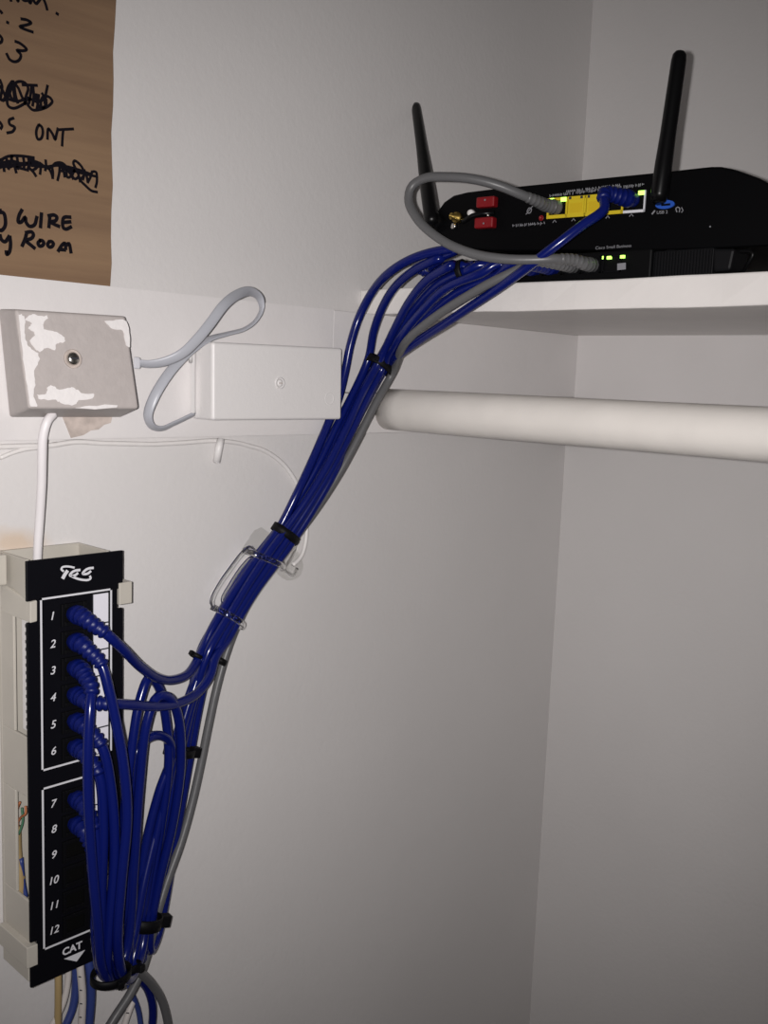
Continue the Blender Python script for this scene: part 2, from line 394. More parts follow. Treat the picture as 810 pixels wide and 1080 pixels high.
fn = (fBR-fBL).cross(fTL-fBL).normalized()
if fn.y > 0: fn = -fn
def onface(px, py, lift=.0001):      # a point of the tilted cover
    r = ray(px, py); t = (fBL-O).dot(fn)/r.dot(fn); return O+r*t+fn*lift
def jp(*pts): return [(x/5.0625, 280+y/5.0625) for x, y in pts]
for poly in (jp((135, 290), (165, 262), (205, 268), (255, 278), (235, 300), (232, 340), (290, 352), (335, 378), (345, 405), (300, 420), (290, 452), (240, 440), (215, 462), (185, 445), (160, 400), (185, 365), (150, 335), (170, 310)),
             jp((98, 262), (125, 268), (130, 340), (135, 400), (158, 440), (202, 470), (205, 520), (180, 560), (188, 620), (178, 700), (200, 748), (165, 752), (145, 640), (125, 500), (108, 360)),
             jp((195, 692), (245, 684), (258, 646), (290, 648), (310, 664), (375, 650), (405, 660), (440, 682), (502, 690), (490, 712), (420, 722), (398, 745), (330, 738), (300, 722), (215, 714)),
             jp((560, 300), (640, 290), (672, 300), (690, 380), (690, 440), (670, 420), (655, 350), (600, 340)),
             jp((470, 748), (620, 745), (625, 758), (400, 760))):
    pc = [Vector((x, y, 0)) for x, y in poly]; pc = cat(pc+[pc[0]], 4)[:-1]
    pc = [v+Vector((noise.noise(v*.6)*1.6, noise.noise(v*.6+Vector((9, 3, 0)))*1.6, 0)) for v in pc]
    ps = [onface(v.x, v.y) for v in pc]
    MB().prism(ps, fn*.00025).build('paint_smear', M['patch'], case)
sc_ = onface(76.5, 378.5)
MB().lathe(sc_, fn, [(0, .0052), (.0006, .0052), (.0009, .0046), (.0004, .0040)], 28).build('screw_recess', M['tape'], case)
scr = MB().lathe(sc_, fn, [(0, .0036), (.001, .0036), (.0019, .0028), (.0022, .0012)], 24).build('screw', M['steel'], jb)
MB().box(sc_+fn*.0021-Vector((.0022, 0, .0004)), sc_+fn*.0024+Vector((.0022, 0, .0004))).build('slot', M['mark'], scr)
# cable inlet on its right side, with the flat cord's clear plug
o_ = PY(60, 441, CY-.0006)
q = [PY(65, 437, CY-.0004), PY(119, 437, CY-.0004), PY(117, 446, CY-.0004), PY(110, 448, CY-.0004), PY(104, 453, CY-.0004), PY(96, 454, CY-.0004), PY(88, 459, CY-.0004), PY(75, 462, CY-.0004), PY(71, 452, CY-.0004)]
tag(MB().prism(q, (0, .0004, 0)).build('tape_scrap', M['tape']), 'torn beige scrap of tape sticking out beneath the junction box', 'tape')

# ------------------------------------------------------------------ flat grey cord between the two boxes
fc = thing('flat_phone_cord', PY(150, 381, .507), 'grey flat phone cord looping between the junction box and the white box', 'cord')
pl = MB().hexa([PY(141, 389, .508), PY(148, 389, .508), PY(148, 377, .508), PY(141, 376, .508), PY(141, 389, .515), PY(148, 389, .515), PY(148, 377, .515), PY(141, 376, .515)])
pl.build('plug', M['flat_end'], fc, bevel=.0008)
cord = [(146, 383, .511), (158, 384, .506), (175, 381, .500), (192, 373, .495), (207, 359, .493), (221, 342, .493), (236, 322, .495), (250, 311, .500), (264, 307.5, .507), (274, 315, .512), (276, 326, .513), (270, 338, .513), (258, 347, .513), (240, 352, .513), (222, 357, .512), (206, 366, .510), (190, 380, .508), (175, 398, .507), (162, 420, .508), (156, 438, .511), (160, 449, .514), (170, 452, .516), (185, 446, .518), (204, 437, .519)]
pts = cat([PY(*c) for c in cord], 8)
FL = [.9, .8, .6, .45, .3, .15, 0, 0, .3, .7, 1.2, 1.35, 1.35, 1.3, 1.1, .7, .4, .3, .3, .6, .9, 1.2, 1.3, 1.3]
fl_ = []
for i, p in enumerate(pts):
    q = i/8; a_ = FL[min(int(q), len(FL)-1)]; b_ = FL[min(int(q)+1, len(FL)-1)]; th = a_+(b_-a_)*(q-int(q))
    t_ = (pts[min(i+1, len(pts)-1)]-pts[max(i-1, 0)]).normalized(); vw = (O-p).normalized(); vw = (vw-t_*vw.dot(t_)).normalized()
    fl_.append(vw*math.cos(th)+t_.cross(vw)*math.sin(th))
MB().tube(pts, .0032, 14, flat=fl_).build('cord', M['flat'], fc)

# ------------------------------------------------------------------ white surface box
wb = thing('surface_mount_box', PY(290, 400, CY), 'white rectangular surface mount box with a centre screw, between junction box and cables', 'junction box')
FW = .5045
A, B, C_, D = PY(224.4, 443.5, FW), PY(360.2, 442.3, FW), PY(361.3, 367.2, FW), PY(224.4, 360.5, FW)
A2 = [Vector((p.x, CY, p.z)) for p in (A, B, C_, D)]
# drafted sides
A2[0].x -= .0006; A2[3].x -= .0006; A2[1].x += .0006; A2[2].x += .0006
body = MB().hexa([A, B, C_, D]+A2).build('case', M['white'], wb, bevel=.0019, bseg=4)
ws = PY(295, 404, FW); n_ = Vector((0, -1, 0))
MB().lathe(ws-n_*.0002, n_, [(0, .0040), (.0007, .0040), (.0007, .0030), (.0003, .0029)], 28).build('screw_collar', M['white'], body)
s2 = MB().lathe(ws-n_*.0002, n_, [(0, .0024), (.0009, .0024), (.0013, .0016)], 20).build('screw', M['white'], wb)
MB().box(ws+n_*.0011-Vector((.0016, .0001, .0003)), ws+n_*.0011+Vector((.0016, .0002, .0003))).build('slot', M['tape'], s2)
wk = PY(347.5, 420.5, FW)
MB().lathe(wk-n_*.0002, n_, [(0, .0042), (.00035, .0042), (.00035, .0038), (.0001, .0038)], 28).build('knockout_ring', M['white'], body)
MB().hexa([PY(202, 436, .513), PY(206, 436, .513), PY(206, 368, .513), PY(202, 366, .513), PY(202, 436, .520), PY(206, 436, .520), PY(206, 368, .520), PY(202, 366, .520)]).build('side_clip', M['white'], wb, bevel=.0006)
bridge = MB().tube([PY(201, 382, .514), PY(201, 373, .511), PY(204, 366, .513)], .0012, 8).build('clip_tab', M['white'], wb)

# ------------------------------------------------------------------ white cable from the junction box into the panel
pts = cat([PY(56, 437, .512), PY(50, 444, .510), PY(45.5, 460, .511), (PY(44.5, 480, .513)), PY(44, 510, .517), PY(42, 545, .522), PY(40, 575, .525), PY(39, 605, .528), PY(38.5, 625, .53)], 6)
tag(MB().tube(pts, .0026, 12).build('white_cable', M['whitecab']), 'thick white cable dropping from the junction box behind the top of the patch panel', 'cable')

# painted wire along the board and its nail clip
pts = cat([PY(-20, 473, .5432), PY(20, 470, .5432), PY(52, 470, .5428), (PY(75, 466, .543)), PY(120, 468, .543), PY(170, 468, .543), PY(215, 465, .543), PY(232, 465, .5425), PY(255, 468, .5432), PY(278, 475, .5432), PY(298, 489, .5432), PY(311, 506, .543), PY(319, 526, .543), PY(323, 548, .543), PY(322.5, 570, .542), PY(318, 586, .5405), PY(309, 596, .5395)], 6)
pts = [p+Vector((0, 0, .0006*noise.noise(p*60))) for p in pts]
tag(MB().tube(pts, .0016, 10).build('wire', M['painted_cab']), 'thin white painted-over wire running under the wall board and curling down to the clear hook', 'wire')
pts = cat([PY(0, 483, .5435), PY(12, 478, .543), PY(26, 474, .543), PY(40, 472, .543), PY(60, 468, .5438)], 5)
tag(MB().tube(pts, .0013, 8).build('wire', M['painted_cab']), 'short white painted wire end lying on the wall at the left below the junction box', 'wire')
cl = thing('cable_clip', PY(229, 475, WY), 'small white plastic nail clip holding the thin painted wire below the wall board', 'clip')
MB().tube([PY(233, 463, .5395), PY(231, 472, .5385), PY(228.5, 487, .540)], .0026, 12).build('clip_body', M['white'], cl)
MB().lathe(PY(227, 486, .545), (0, -1, 0), [(0, .0016), (.004, .0016), (.0045, .001)], 14).build('nail_head', M['white'], cl)

# ------------------------------------------------------------------ patch panel
PN = Vector((0, -1, 0))
def pp(px, py, lift=0): return PY(px, py, PFY)+PN*lift
xl, xr = pp(28, 620).x, pp(130, 580).x
zt, zb = pp(28, 592).z, pp(32, 1043).z
hp = zt-zb; wp = xr-xl
panel = thing('patch_panel', (xl+wp/2, WY, zb), 'black twelve-port wall patch panel on an ivory bracket with numbered ports', 'patch panel')
nx0 = pp(36, 632).x; nx1 = pp(124, 620).x
nt0, nt1 = pp(36, 634).z, pp(36, 656).z
lb0, lb1 = pp(40, 992).z, pp(40, 1017).z
poly = [(xl, PFY, zt), (xl, PFY, nt0), (nx0, PFY, nt0), (nx0, PFY, nt1), (xl, PFY, nt1), (xl, PFY, lb0), (nx0, PFY, lb0), (nx0, PFY, lb1), (xl, PFY, lb1), (xl, PFY, zb),
        (xr, PFY, zb), (xr, PFY, lb1), (nx1, PFY, lb1), (nx1, PFY, lb0), (xr, PFY, lb0), (xr, PFY, nt1), (nx1, PFY, nt1), (nx1, PFY, nt0), (xr, PFY, nt0), (xr, PFY, zt)]
face = MB().prism(poly, (0, .002, 0)).build('faceplate', M['black'], panel, bevel=.0006)
# bracket: back plate, side walls with windows, ears, end lips
bx0, bx1 = xl+.001, xr-.008
bt, bb = zt+.0005, zb+.012
w1t, w1b = PY(20, 652, .515).z, PY(20, 778, .515).z
w2t, w2b = PY(18, 842, .515).z, PY(18, 952, .515).z
br = MB().box((bx0, WY-.003, bb), (bx1, WY, bt))
for X0, X1 in ((bx0, bx0+.0018), (bx1-.0018, bx1)):
    for z0, z1 in ((bb, w2b), (w2t, w1b), (w1t, bt)): br.box((X0, PFY+.002, z0), (X1, WY-.003, z1))
    
    for z0, z1 in ((w2b, w2t), (w1b, w1t)): br.box((X0, PFY+.0185, z0), (X1, WY-.003, z1))
brk = br.build('bracket', M['ivory'], panel, bevel=.0005)
for (a0, a1) in ((PY(0, 582, .53), PY(8, 617, .53)),):
    MB().box((a1.x-.022, .530, a1.z), (a1.x, WY, bt)).build('mounting_ear', M['ivory'], panel, bevel=.001)
# clips that hold the face plate, upper pair and lower pair
MB().hexa([pp(31, 657, .001), pp(38.5, 655, .001), pp(38.5, 633, .001), pp(31, 635, .001), PY(2, 645, .534), PY(8, 645, .53), PY(8, 618, .53), PY(2, 618, .534)]).build('retaining_clip', M['ivory'], panel, bevel=.0005)
rx = pp(138.5, 620).x
MB().box((nx1+.0006, PFY-.001, pp(124, 638).z), (rx, PFY+.012, pp(124, 615).z)).build('retaining_clip', M['ivory'], panel, bevel=.0005)
MB().box((xl-.0030, PFY-.0016, lb1+.0008), (nx0-.0006, PFY+.034, lb0-.001)).build('retaining_clip', M['ivory'], panel, bevel=.0005)
MB().box((xl-.0005, PFY+.002, lb1-.010), (bx0, PFY+.034, lb1)).build('bracket_foot', M['ivory'], panel, bevel=.0005)
# white punch-down block in the upper side window, loose wires in the lower one
pb = MB().box((xl+.0035, PFY+.003, w1b+.002), (xl+.012, PFY+.0135, w1t-.002)).build('punch_down_block', M['white'], panel, bevel=.0006)
tm = MB()
for i in range(14):
    z = w1t-.005-(w1t-w1b-.01)*i/13
    tm.box((xl+.0026, PFY+.0035, z-.0009), (xl+.004, PFY+.0075, z+.0009))
tm.build('terminal_slots', M['mark'], pb)
def wire(pts, r, mt, name='loose_wire'):
    return MB().tube(cat([PY(*p) for p in pts], 5), r, 8).build(name, mt, panel)
def wire(pts, r, mt, name='loose_wire'):
    return MB().tube(cat([PX(p[0], p[1], bx0+.004+(p[2]-.515)*-.4) for p in pts], 5), r, 8).build(name, mt, panel)
wire([(17, 880, .516), (19, 868, .514), (18, 856, .512), (21, 846, .514)], .0007, M['copper'])
wire([(20, 880, .515), (24, 866, .512), (23, 852, .513)], .0007, M['green'])
wire([(16, 872, .517), (22, 862, .514), (27, 858, .512), (27, 850, .511)], .0007, M['copper'])
wire([(18, 874, .516), (16, 860, .518), (15, 846, .517)], .0007, M['wirewhite'])
wire([(17, 872, .516), (18, 900, .515), (21, 925, .515), (22, 950, .516)], .0030, M['tan'], 'loose_cable')
wire([(22, 905, .5125), (24, 930, .5125), (27, 946, .5115)], .0016, M['bluepair'])
wire([(19, 920, .517), (20, 940, .517), (24, 950, .515)], .0016, M['wirewhite'])
# white printed outlines
def line(mb, pts, w=.0011): mb.ribbon([pp(x, y, .0001) for x, y in pts], w, PN, .0002)
def seg(mb, a_, b_, w=.0011): line(mb, [a_, b_], w)
olx = pp(43, 632).x; orx = pp(117, 620).x
g1t, g1b = pp(43, 632).z, pp(43, 813).z
g2t, g2b = pp(43, 832.6).z, pp(44.5, 1002).z
for z0, z1 in ((g1b, g1t), (g2b, g2t)):
    ob = MB(); w = .0011/2
    ob.box((olx-w, PFY-.0003, z0-w), (olx+w, PFY, z1+w)); ob.box((orx-w, PFY-.0003, z0-w), (orx+w, PFY, z1+w))
    ob.box((olx-w, PFY-.0003, z1-w), (orx+w, PFY, z1+w)); ob.box((olx-w, PFY-.0003, z0-w), (orx+w, PFY, z0+w))
    ob.build('printed_outline', M['print'], face)
# ports
jx = pp(77.5, 700).x
ys = [649, 678.5, 706.5, 735, 763.5, 791.5, 847, 874, 901, 928, 954.5, 980.5]
JZ = [pp(56, y).z-.0008 for y in ys]
for i, z in enumerate(JZ):
    jk = MB()
    w, h = .0080, .0066
    jk.box((jx-w, PFY-.0016, z-h), (jx-.0058, PFY, z+h)); jk.box((jx+.0058, PFY-.0016, z-h), (jx+w, PFY, z+h))
    jk.box((jx-.0058, PFY-.0016, z+.0042), (jx+.0058, PFY, z+h)); jk.box((jx-.0058, PFY-.0016, z-h), (jx+.0058, PFY, z-.0042))
    j = jk.build('jack', M['jack'], panel, bevel=.0003)
    MB().box((jx-.0058, PFY-.0004, z-.0042), (jx+.0058, PFY+.0001, z+.0042)).build('cavity', M['hole'], j)
    c = pp(56.5 if i < 9 else 57.5, ys[i]+ (5 if i < 6 else 4.5))
    num = MB()
    text_on(num, str(i+1), (pp(56.5, 800).x-(.0002 if i > 8 else 0), PFY-.0003, z-.0016), (1, 0, 0), (0, 0, 1), .0046, shear=.22, font_scale_x=1.0, weight=.012, center=True)
    num.build('port_number', M['print'], face)
# white label strips with thin dividers
sx0, sx1 = pp(98, 627).x, pp(113.3, 625).x
for (z0, z1, zz) in ((JZ[5]-.008, JZ[0]+.0095, JZ[:6]), (JZ[11]-.008, JZ[6]+.0095, JZ[6:])):
    s_ = MB().box((sx0, PFY-.0012, z0), (sx1, PFY, z1)).build('label_strip', M['strip'], panel, bevel=.0002)
    dv = MB()
    for k in range(5):
        zm = (zz[k]+zz[k+1])/2; dv.box((sx0, PFY-.0014, zm-.0004), (sx1, PFY-.0011, zm+.0004))
    dv.build('dividers', M['mark'], s_)
# maker's mark at the top, CAT and triangle at the bottom
def lp(*pts): return cat([pp(50+x/13.5, 590+y/13.5, .0001) for x, y in pts], 5)
lg = MB()
for pts, w in ((lp((375, 115), (310, 102), (250, 100), (208, 112), (196, 140), (222, 165)), .0008), (lp((275, 172), (245, 215), (222, 258)), .0015),
               (lp((455, 150), (395, 158), (345, 185), (318, 225), (345, 234), (395, 222), (425, 198)), .0010), (lp((350, 245), (420, 272), (500, 290), (580, 290), (612, 268), (604, 240)), .0009),
               (lp((645, 120), (585, 128), (535, 155), (500, 200), (530, 208), (575, 198), (610, 170)), .0010)):
    lg.ribbon(pts, w*1.4, PN, .0002)
lg.build('maker_logo', M['print'], face)
ct = MB()
def cq(x, y): return pp(55+x/16.2, 985+y/16.2, .0001)
bl_, br_ = cq(175, 385), cq(500, 265)
text_on(ct, 'CAT', (bl_.x-.0002, PFY-.0003, bl_.z+.0005), (1, 0, 0), (0, 0, 1), .0044, weight=.03, font_scale_x=1.05)
tri = [cq(200, 425), cq(560, 270), cq(415, 468)]
ct.prism(tri, PN*.0002)
tx = bl_.x
ct.build('category_mark', M['print'], face)

# ------------------------------------------------------------------ router and switch on the shelf
RA, RB = Vector((.548, .4733, 0)), Vector((.570, .283, 0))
ru = (RB-RA).normalized(); rn = Vector((-ru.y, ru.x, 0)); rn = -rn if rn.x > 0 else rn     # rn points out of the rear face
def RP(px, py, lift=0):
    r = ray(px, py); t = (RA-Vector((O.x, O.y, 0))).dot(rn)/(r.x*rn.x+r.y*rn.y); return O+r*t+rn*lift
router = thing('router', (.62, .36, Z(.0835)), 'black wireless router with two antennas and yellow ports sitting on top of the switch', 'router')
prof = [(740, 176.5), (700, 181), (640, 187), (580, 193), (520, 199), (492, 202.5), (478, 206), (468, 213), (460, 224), (457, 236), (460, 247), (470, 256), (484, 262), (520, 264.5), (600, 264), (680, 264), (740, 265), (776, 264.5), (815, 260), (842, 246), (846, 222), (830, 203), (800, 187.5), (775, 178.5), (760, 175.5), (750, 175.5)]
P0 = [RP(*p) for p in prof]
for p in P0: p.z = max(p.z, Z(.0842))
P1 = [p - rn*.15 for p in P0]
cen = sum(P0, Vector())/len(P0)
shell = MB().prism(P0, (0, 0, 0), P1).build('housing', M['router'], router, bevel=.0015, bseg=3)
def rbox(px0, py0, px1, py1, d0, d1, mb=None):
    """box on the rear face between two photo corners, from depth d0 to d1 outward"""
    a_, c_ = RP(px0, py0), RP(px1, py1)
    mb = mb or MB()
    q = []
    for d in (d1, d0):
        for p_, zz in ((a_, c_.z), (c_, c_.z), (c_, a_.z), (a_, a_.z)):
            v = Vector((p_.x, p_.y, zz))+rn*d; q.append(v)
    return mb.hexa(q)
# rear port block: z levels from its left end
zt_, zb_ = RP(580, 209.5).z, RP(580, 231).z
def rz(px0, px1, z0, z1, d0, d1, mb=None):
    mb = mb or MB(); a_, c_ = RP(px0, 215), RP(px1, 215); q = []
    for d in (d1, d0):
        for p_, zz in ((a_, z0), (c_, z0), (c_, z1), (a_, z1)): q.append(Vector((p_.x, p_.y, zz))+rn*d)
    return mb.hexa(q)
yb = MB(); rz(579, 657, zb_, zb_+.0022, 0, .0012, yb); rz(579, 657, zt_-.0018, zt_, 0, .0012, yb)
edges = [579, 598.5, 618, 637.5, 657]
for e in edges: rz(e-.9, e+.9, zb_, zt_, 0, .0012, yb)
yb_o = yb.build('port_block', M['yellow'], router)
for k in range(4):
    e0_, e1_ = edges[k]+1.5, edges[k+1]-1.5
    if k in (1, 2): rz(e0_, e1_, zb_+.0022, zt_-.0018, -.001, .0008).build('lan_port', M['yellow'], router); rz(e0_+2, e1_-2, zb_+.0028, zt_-.0042, .0008, .0011).build('port_dust_cover', mat('orange_yellow_plastic_%d' % k, (.60, .42, .015), .4), router)
    else: rz(e0_, e1_, zb_+.0022, zt_-.0018, -.001, .0004).build('lan_port', M['hole'], router)
tk = MB()
for x in (602, 614, 621.5, 634, 641): rz(x-1.2, x+1.2, zt_-.0018, zt_-.0002, .0012, .0015, tk)
tk.build('light_windows', M['mark'], yb_o)
wf = MB(); rz(658.5, 681, zb_, zb_+.0016, 0, .0012, wf); rz(679.5, 681, zb_, zt_, 0, .0012, wf)
wf.build('wan_frame', M['print'], router); rz(659, 679.5, zb_+.0018, zt_-.001, -.001, .0004).build('wan_port', M['hole'], router)
for a_, b_ in ((581, 585), (592.5, 598), (673.5, 679.5)):
    rz(a_, b_, zt_-.0028 if a_ > 585 else zt_-.0018, zt_-.0002, .0012, .0017).build('status_light', M['led'], router)
# red connectors, coax, small details
rbox(507, 209.5, 525.5, 219, 0, .006).build('red_cap', M['red'], router, bevel=.001)
rbox(505, 231, 524, 241, 0, .006).build('red_cap', M['red'], router, bevel=.001)
for (x, y) in ((516.5, 212.5), (515, 237)):
    p_ = RP(x, y, .0063); MB().lathe(p_, rn, [(0, .0007), (.0002, .0006)], 10).build('cap_mark', M['dim'], router)
MB().lathe(RP(499.5, 225.5), rn, [(0, .0024), (.004, .0024), (.0055, .0018)], 20).build('reset_button', M['white'], router)
MB().lathe(RP(484, 230), rn, [(0, .0036), (.004, .0036), (.004, .0024), (.009, .0024), (.009, .0006), (.012, .0005)], 20).build('coax_connector', M['gold'], router)
MB().lathe(RP(480, 239), rn, [(0, .0020), (.003, .0020), (.003, .0012)], 16).build('coax_pin', M['steel'], router)
for x, y in ((507.5, 226.5), (518, 228)): MB().lathe(RP(x, y), rn, [(0, .0012), (.004, .0012), (.005, .0006)], 12).build('metal_terminal', M['steel'], router)
MB().tube([RP(494, 236, .008), RP(503, 229, .006), RP(512, 226, .004), RP(523, 225, .002)], .0017, 10).build('power_lead', M['ant'], router)
MB().lathe(RP(571, 230), rn, [(0, .0018), (.0004, .0018), (.0004, .0011), (.0001, .0011)], 16).build('red_socket', M['red'], router)
pr = MB()
for x in (585, 605, 641, 666): # little house marks under the ports
    c = RP(x, 233.5 - (x-585)*.08, .0001); u = ru
    pr.ribbon([c-u*.0012+Vector((0, 0, -.0006)), c+Vector((0, 0, .0008)), c+u*.0012+Vector((0, 0, -.0006))], .0005, rn, .0001)
random.seed(3)
for (x0, x1, y0, y1) in ((541, 575, 237, 234), (580, 678, 205.5, 193.5), (598, 655, 201, 194)):
    x = x0
    while x < x1:
        y = y0+(y1-y0)*(x-x0)/(x1-x0); hh = random.uniform(1.6, 3.0)
        pr.ribbon([RP(x, y, .0001), RP(x+random.uniform(-.6, .6), y+hh, .0001)], .0005, rn, .0001)
        if random.random() < .6: pr.ribbon([RP(x, y+hh*random.random(), .0001), RP(x+1.6, y+hh*.4, .0001)], .0004, rn, .0001)
        x += random.choice((1.7, 2.1, 3.4))
pr.ribbon(cat([RP(x, y, .0001) for x, y in ((556, 223), (558, 219.5), (560.5, 220), (560, 223.5), (557.5, 225), (556, 223))], 4), .0006, rn, .0001)
pr.ribbon([RP(555, 226, .0001), RP(563, 216, .0001)], .0005, rn, .0001)
pr.ribbon(cat([RP(x, y, .0001) for x, y in ((714, 223.5), (713, 220), (715, 218.5), (717, 220), (716.5, 223.5))], 3), .0006, rn, .0001)
pr.ribbon([RP(719, 219, .0001), RP(720.5, 222, .0001), RP(719, 224, .0001)], .0005, rn, .0001)
o2 = RP(692.5, 225.8, .0002); text_on(pr, 'USB 2', o2, ru, (0, 0, 1), .0018, weight=.01, font_scale_x=1.1)
pr.ribbon([RP(688, 225.5, .0001), RP(690.5, 222.5, .0001)], .0010, rn, .0001)
pr.build('port_lettering', M['dim'], shell)
usb = []
c = RP(702, 216)
for k in range(24): a_ = 2*math.pi*k/24; usb.append(c+ru*(.0060*math.cos(a_))+Vector((0, 0, .0026*math.sin(a_))))
MB().prism(usb, rn*.0012).build('usb_badge', M['usb'], router)
MB().box(c-Vector((0, 0, .0008))-ru*.004+rn*.0010, c+Vector((0, 0, .0004))+ru*.0035+rn*.0014).build('usb_slot', M['hole'], router)
# antennas
def antenna(base, top, r0, r1, knuckle):
    ax = (top-base); L = ax.length; ax.normalize()
    prof_ = [(0, r0*.8), (.004, r0), (L*.25, r0), (L*.45, r0*.9), (L*.6, (r0*.3+r1*.7)), (L-.006, r1), (L-.0025, r1*.9), (L-.0008, r1*.6), (L, r1*.15)]
    a_ = MB().lathe(base, ax, prof_, 24).build('antenna', M['ant'], router)
    MB().tube([knuckle, knuckle*.5+base*.5+ax*.004, base+ax*.008], r0*1.02, 14).build('antenna_knuckle', M['ant'], a_)
antenna(PX(456, 236, .540), PX(438.5, 110, .600), .0054, .0038, RP(465, 238))
antenna(PX(694.5, 212, .549), PX(717.5, 53, .556), .0052, .0044, RP(696, 208))
# screw dot on the rear
MB().lathe(RP(749, 239), rn, [(0, .0006), (.0003, .0005)], 8).build('rear_screw', M['dim'], router)

# switch
SWX = .550
sw = thing('network_switch', (.6, .39, SHT), 'small black network switch on the shelf under the router with two lit green lights', 'network switch')
swz = Z(.0836)
y0, y1 = PX(686, 290, SWX).y, PX(466, 275, SWX).y
case = MB().box((SWX, y0, SHT), (SWX+.10, y1, swz)).build('case', M['switch'], sw, bevel=.0012)
SOCK = [.459-.0142*i for i in range(10)]; SZ = Z(.0755)
for y in SOCK:
    s_ = MB()
    for (a_, b_, c_, d_) in ((-.0062, -.0055, -.005, .005), (.0055, .0062, -.005, .005)): s_.box((SWX-.0012, y+a_, SZ+c_), (SWX, y+b_, SZ+d_))
    s_.box((SWX-.0012, y-.0062, SZ+.0043), (SWX, y+.0062, SZ+.005)); s_.box((SWX-.0012, y-.0062, SZ-.005), (SWX, y+.0062, SZ-.0043))
    s_.build('socket', M['jack'], sw)
cw = MB(); c = PX(668, 258.5, SWX)
c = PX(628, 262.8, SWX); text_on(cw, 'Cisco Small Business', (SWX-.0002, c.y, c.z-.0002), (0, -1, 0), (0, 0, 1), .0018, font_scale_x=1.18)
cw.build('lettering', M['dim'], case)
for x, w in ((637, 1.2), (643.5, 4.2), (657.5, 4)):
    c = PX(x, 272 if x < 650 else 271, SWX); w *= .00035
    MB().box((SWX-.0016, c.y-w, c.z-.0009), (SWX-.0003, c.y+w, c.z+.0009)).build('status_light', M['led'], sw)
MB().hexa([PX(651, 285, SWX-.002), PX(660, 284, SWX-.002), PX(660, 277, SWX-.002), PX(651, 278, SWX-.002)]+[PX(651, 285, SWX), PX(660, 284, SWX), PX(660, 277, SWX), PX(651, 278, SWX)]).build('socket_shield', M['dim'], sw)

# ribbed power adapter to the right of the switch, with its plug and lead
ad = thing('power_adapter', (.58, .285, SHT), 'ribbed black power adapter standing on the shelf right of the switch', 'power adapter')
AX = .553; ya, yb2 = PX(686.5, 285, AX).y-.0006, PX(751, 280, AX).y
zA = PX(715, 263, AX).z
zA = min(zA, Z(.0835))
mb = MB().box((AX+.0008, yb2, SHT), (AX+.045, ya, zA)).build('case', M['adapter'], ad, bevel=.001)
rb = MB(); nr = 20
for k in range(nr):
    y = ya-.001-(ya-yb2-.002)*k/(nr-1); rb.box((AX-.0002, y-.00045, SHT+.001), (AX+.001, y+.00045, zA-.001))
rb.build('ribs', M['adapter'], mb)
b2 = PX(776, 278, AX)
plug = MB().hexa([PX(752, 287, AX), PX(770, 285, AX), PX(775, 262, AX), PX(752, 262, AX), PX(752, 287, AX)+Vector((.02, 0, 0)), PX(770, 285, AX)+Vector((.02, 0, 0)), PX(775, 262, AX)+Vector((.02, 0, 0)), PX(752, 262, AX)+Vector((.02, 0, 0))])
for i, v in enumerate(plug.v): v.z = max(v.z, SHT)
plug.build('lead_plug', M['adapter'], ad, bevel=.0015)
pts = cat([PX(770, 268, AX+.01), PX(780, 265.5, AX+.008), PX(790, 265, AX+.008), PX(794, 268, AX+.008), PX(789, 278, AX+.009), PX(783, 288, AX+.012)], 5)
for p in pts: p.z = max(p.z, SHT+.0012)
MB().tube(pts, .0012, 8).build('lead', M['ant'], ad)
MB().lathe((AX+.012, ya-.006, zA), (0, 0, 1), [(-.002, .004), (.001, .004), (.0015, .0035)], 16).build('cap', M['adapter'], ad)

# ------------------------------------------------------------------ the cable bundle
CEN = [(209, 716, .527), (221, 690, .528), (232, 668, .529), (245, 645, .530), (262, 617, .530), (281, 590, .529), (301, 563, .527), (325, 527, .522), (346, 491, .518), (364, 455, .5155), (384, 414, .512), (400, 385, .509)]
CP = [PY(*c) for c in CEN]
def off(i, s_, d=.0056):
    t = (CP[min(i+1, len(CP)-1)]-CP[max(i-1, 0)]).normalized()
    q1 = t.cross(Vector((0, 1, 0))); q1.normalize()
    if q1.x < 0: q1 = -q1
    q2 = Vector((0, 1, 0)); q2 = (q2-t*q2.dot(t)).normalized()
    return CP[i]+q1*(s_[0]*d)+q2*(s_[1]*d)
SLOT = {1: (-1.3, 0), 2: (-.9, -.87), 3: (-.4, 0), 4: (.85, -.87), 5: (.1, -.87), 6: (.55, 0), 7: (-.8, .87), 8: (.2, .87), 'g': (1.5, 0)}
SWAP = {2: (5, 6), 5: (4, 5)}
def bundle(k, first=1, last=11):
    out = []
    for i in range(first, last+1):
        s_ = SLOT[k]; w = .12
        if k == 'g': q_ = min(1, max(0, (i-6)/2.5)); s_ = (1.5+.1*q_, -1.15*q_)
        if k == 4 and i > 8: s_ = (1.25, .25)
        out.append(off(i, (s_[0]+w*math.sin(i*1.3+hash(str(k)) % 1 + (k if k != 'g' else 0)*1.7), s_[1])))
    return out
def J(n, *rest):
    z = JZ[n-1]
    a_ = Vector((jx, PFY+.002, z)); b_ = Vector((jx, PFY-.010, z))
    return [a_, b_] + [PY(*c) for c in rest]
def sock(i, *fan):      # end of a cable at the switch: fan points, then a turn into the socket
    y = SOCK[i]
    pts = [PX(*c) for c in fan]
    return pts + [Vector((SWX-.030, y+.010, SZ)), Vector((SWX-.020, y+.002, SZ)), Vector((SWX-.010, y, SZ)), Vector((SWX+.001, y, SZ))]
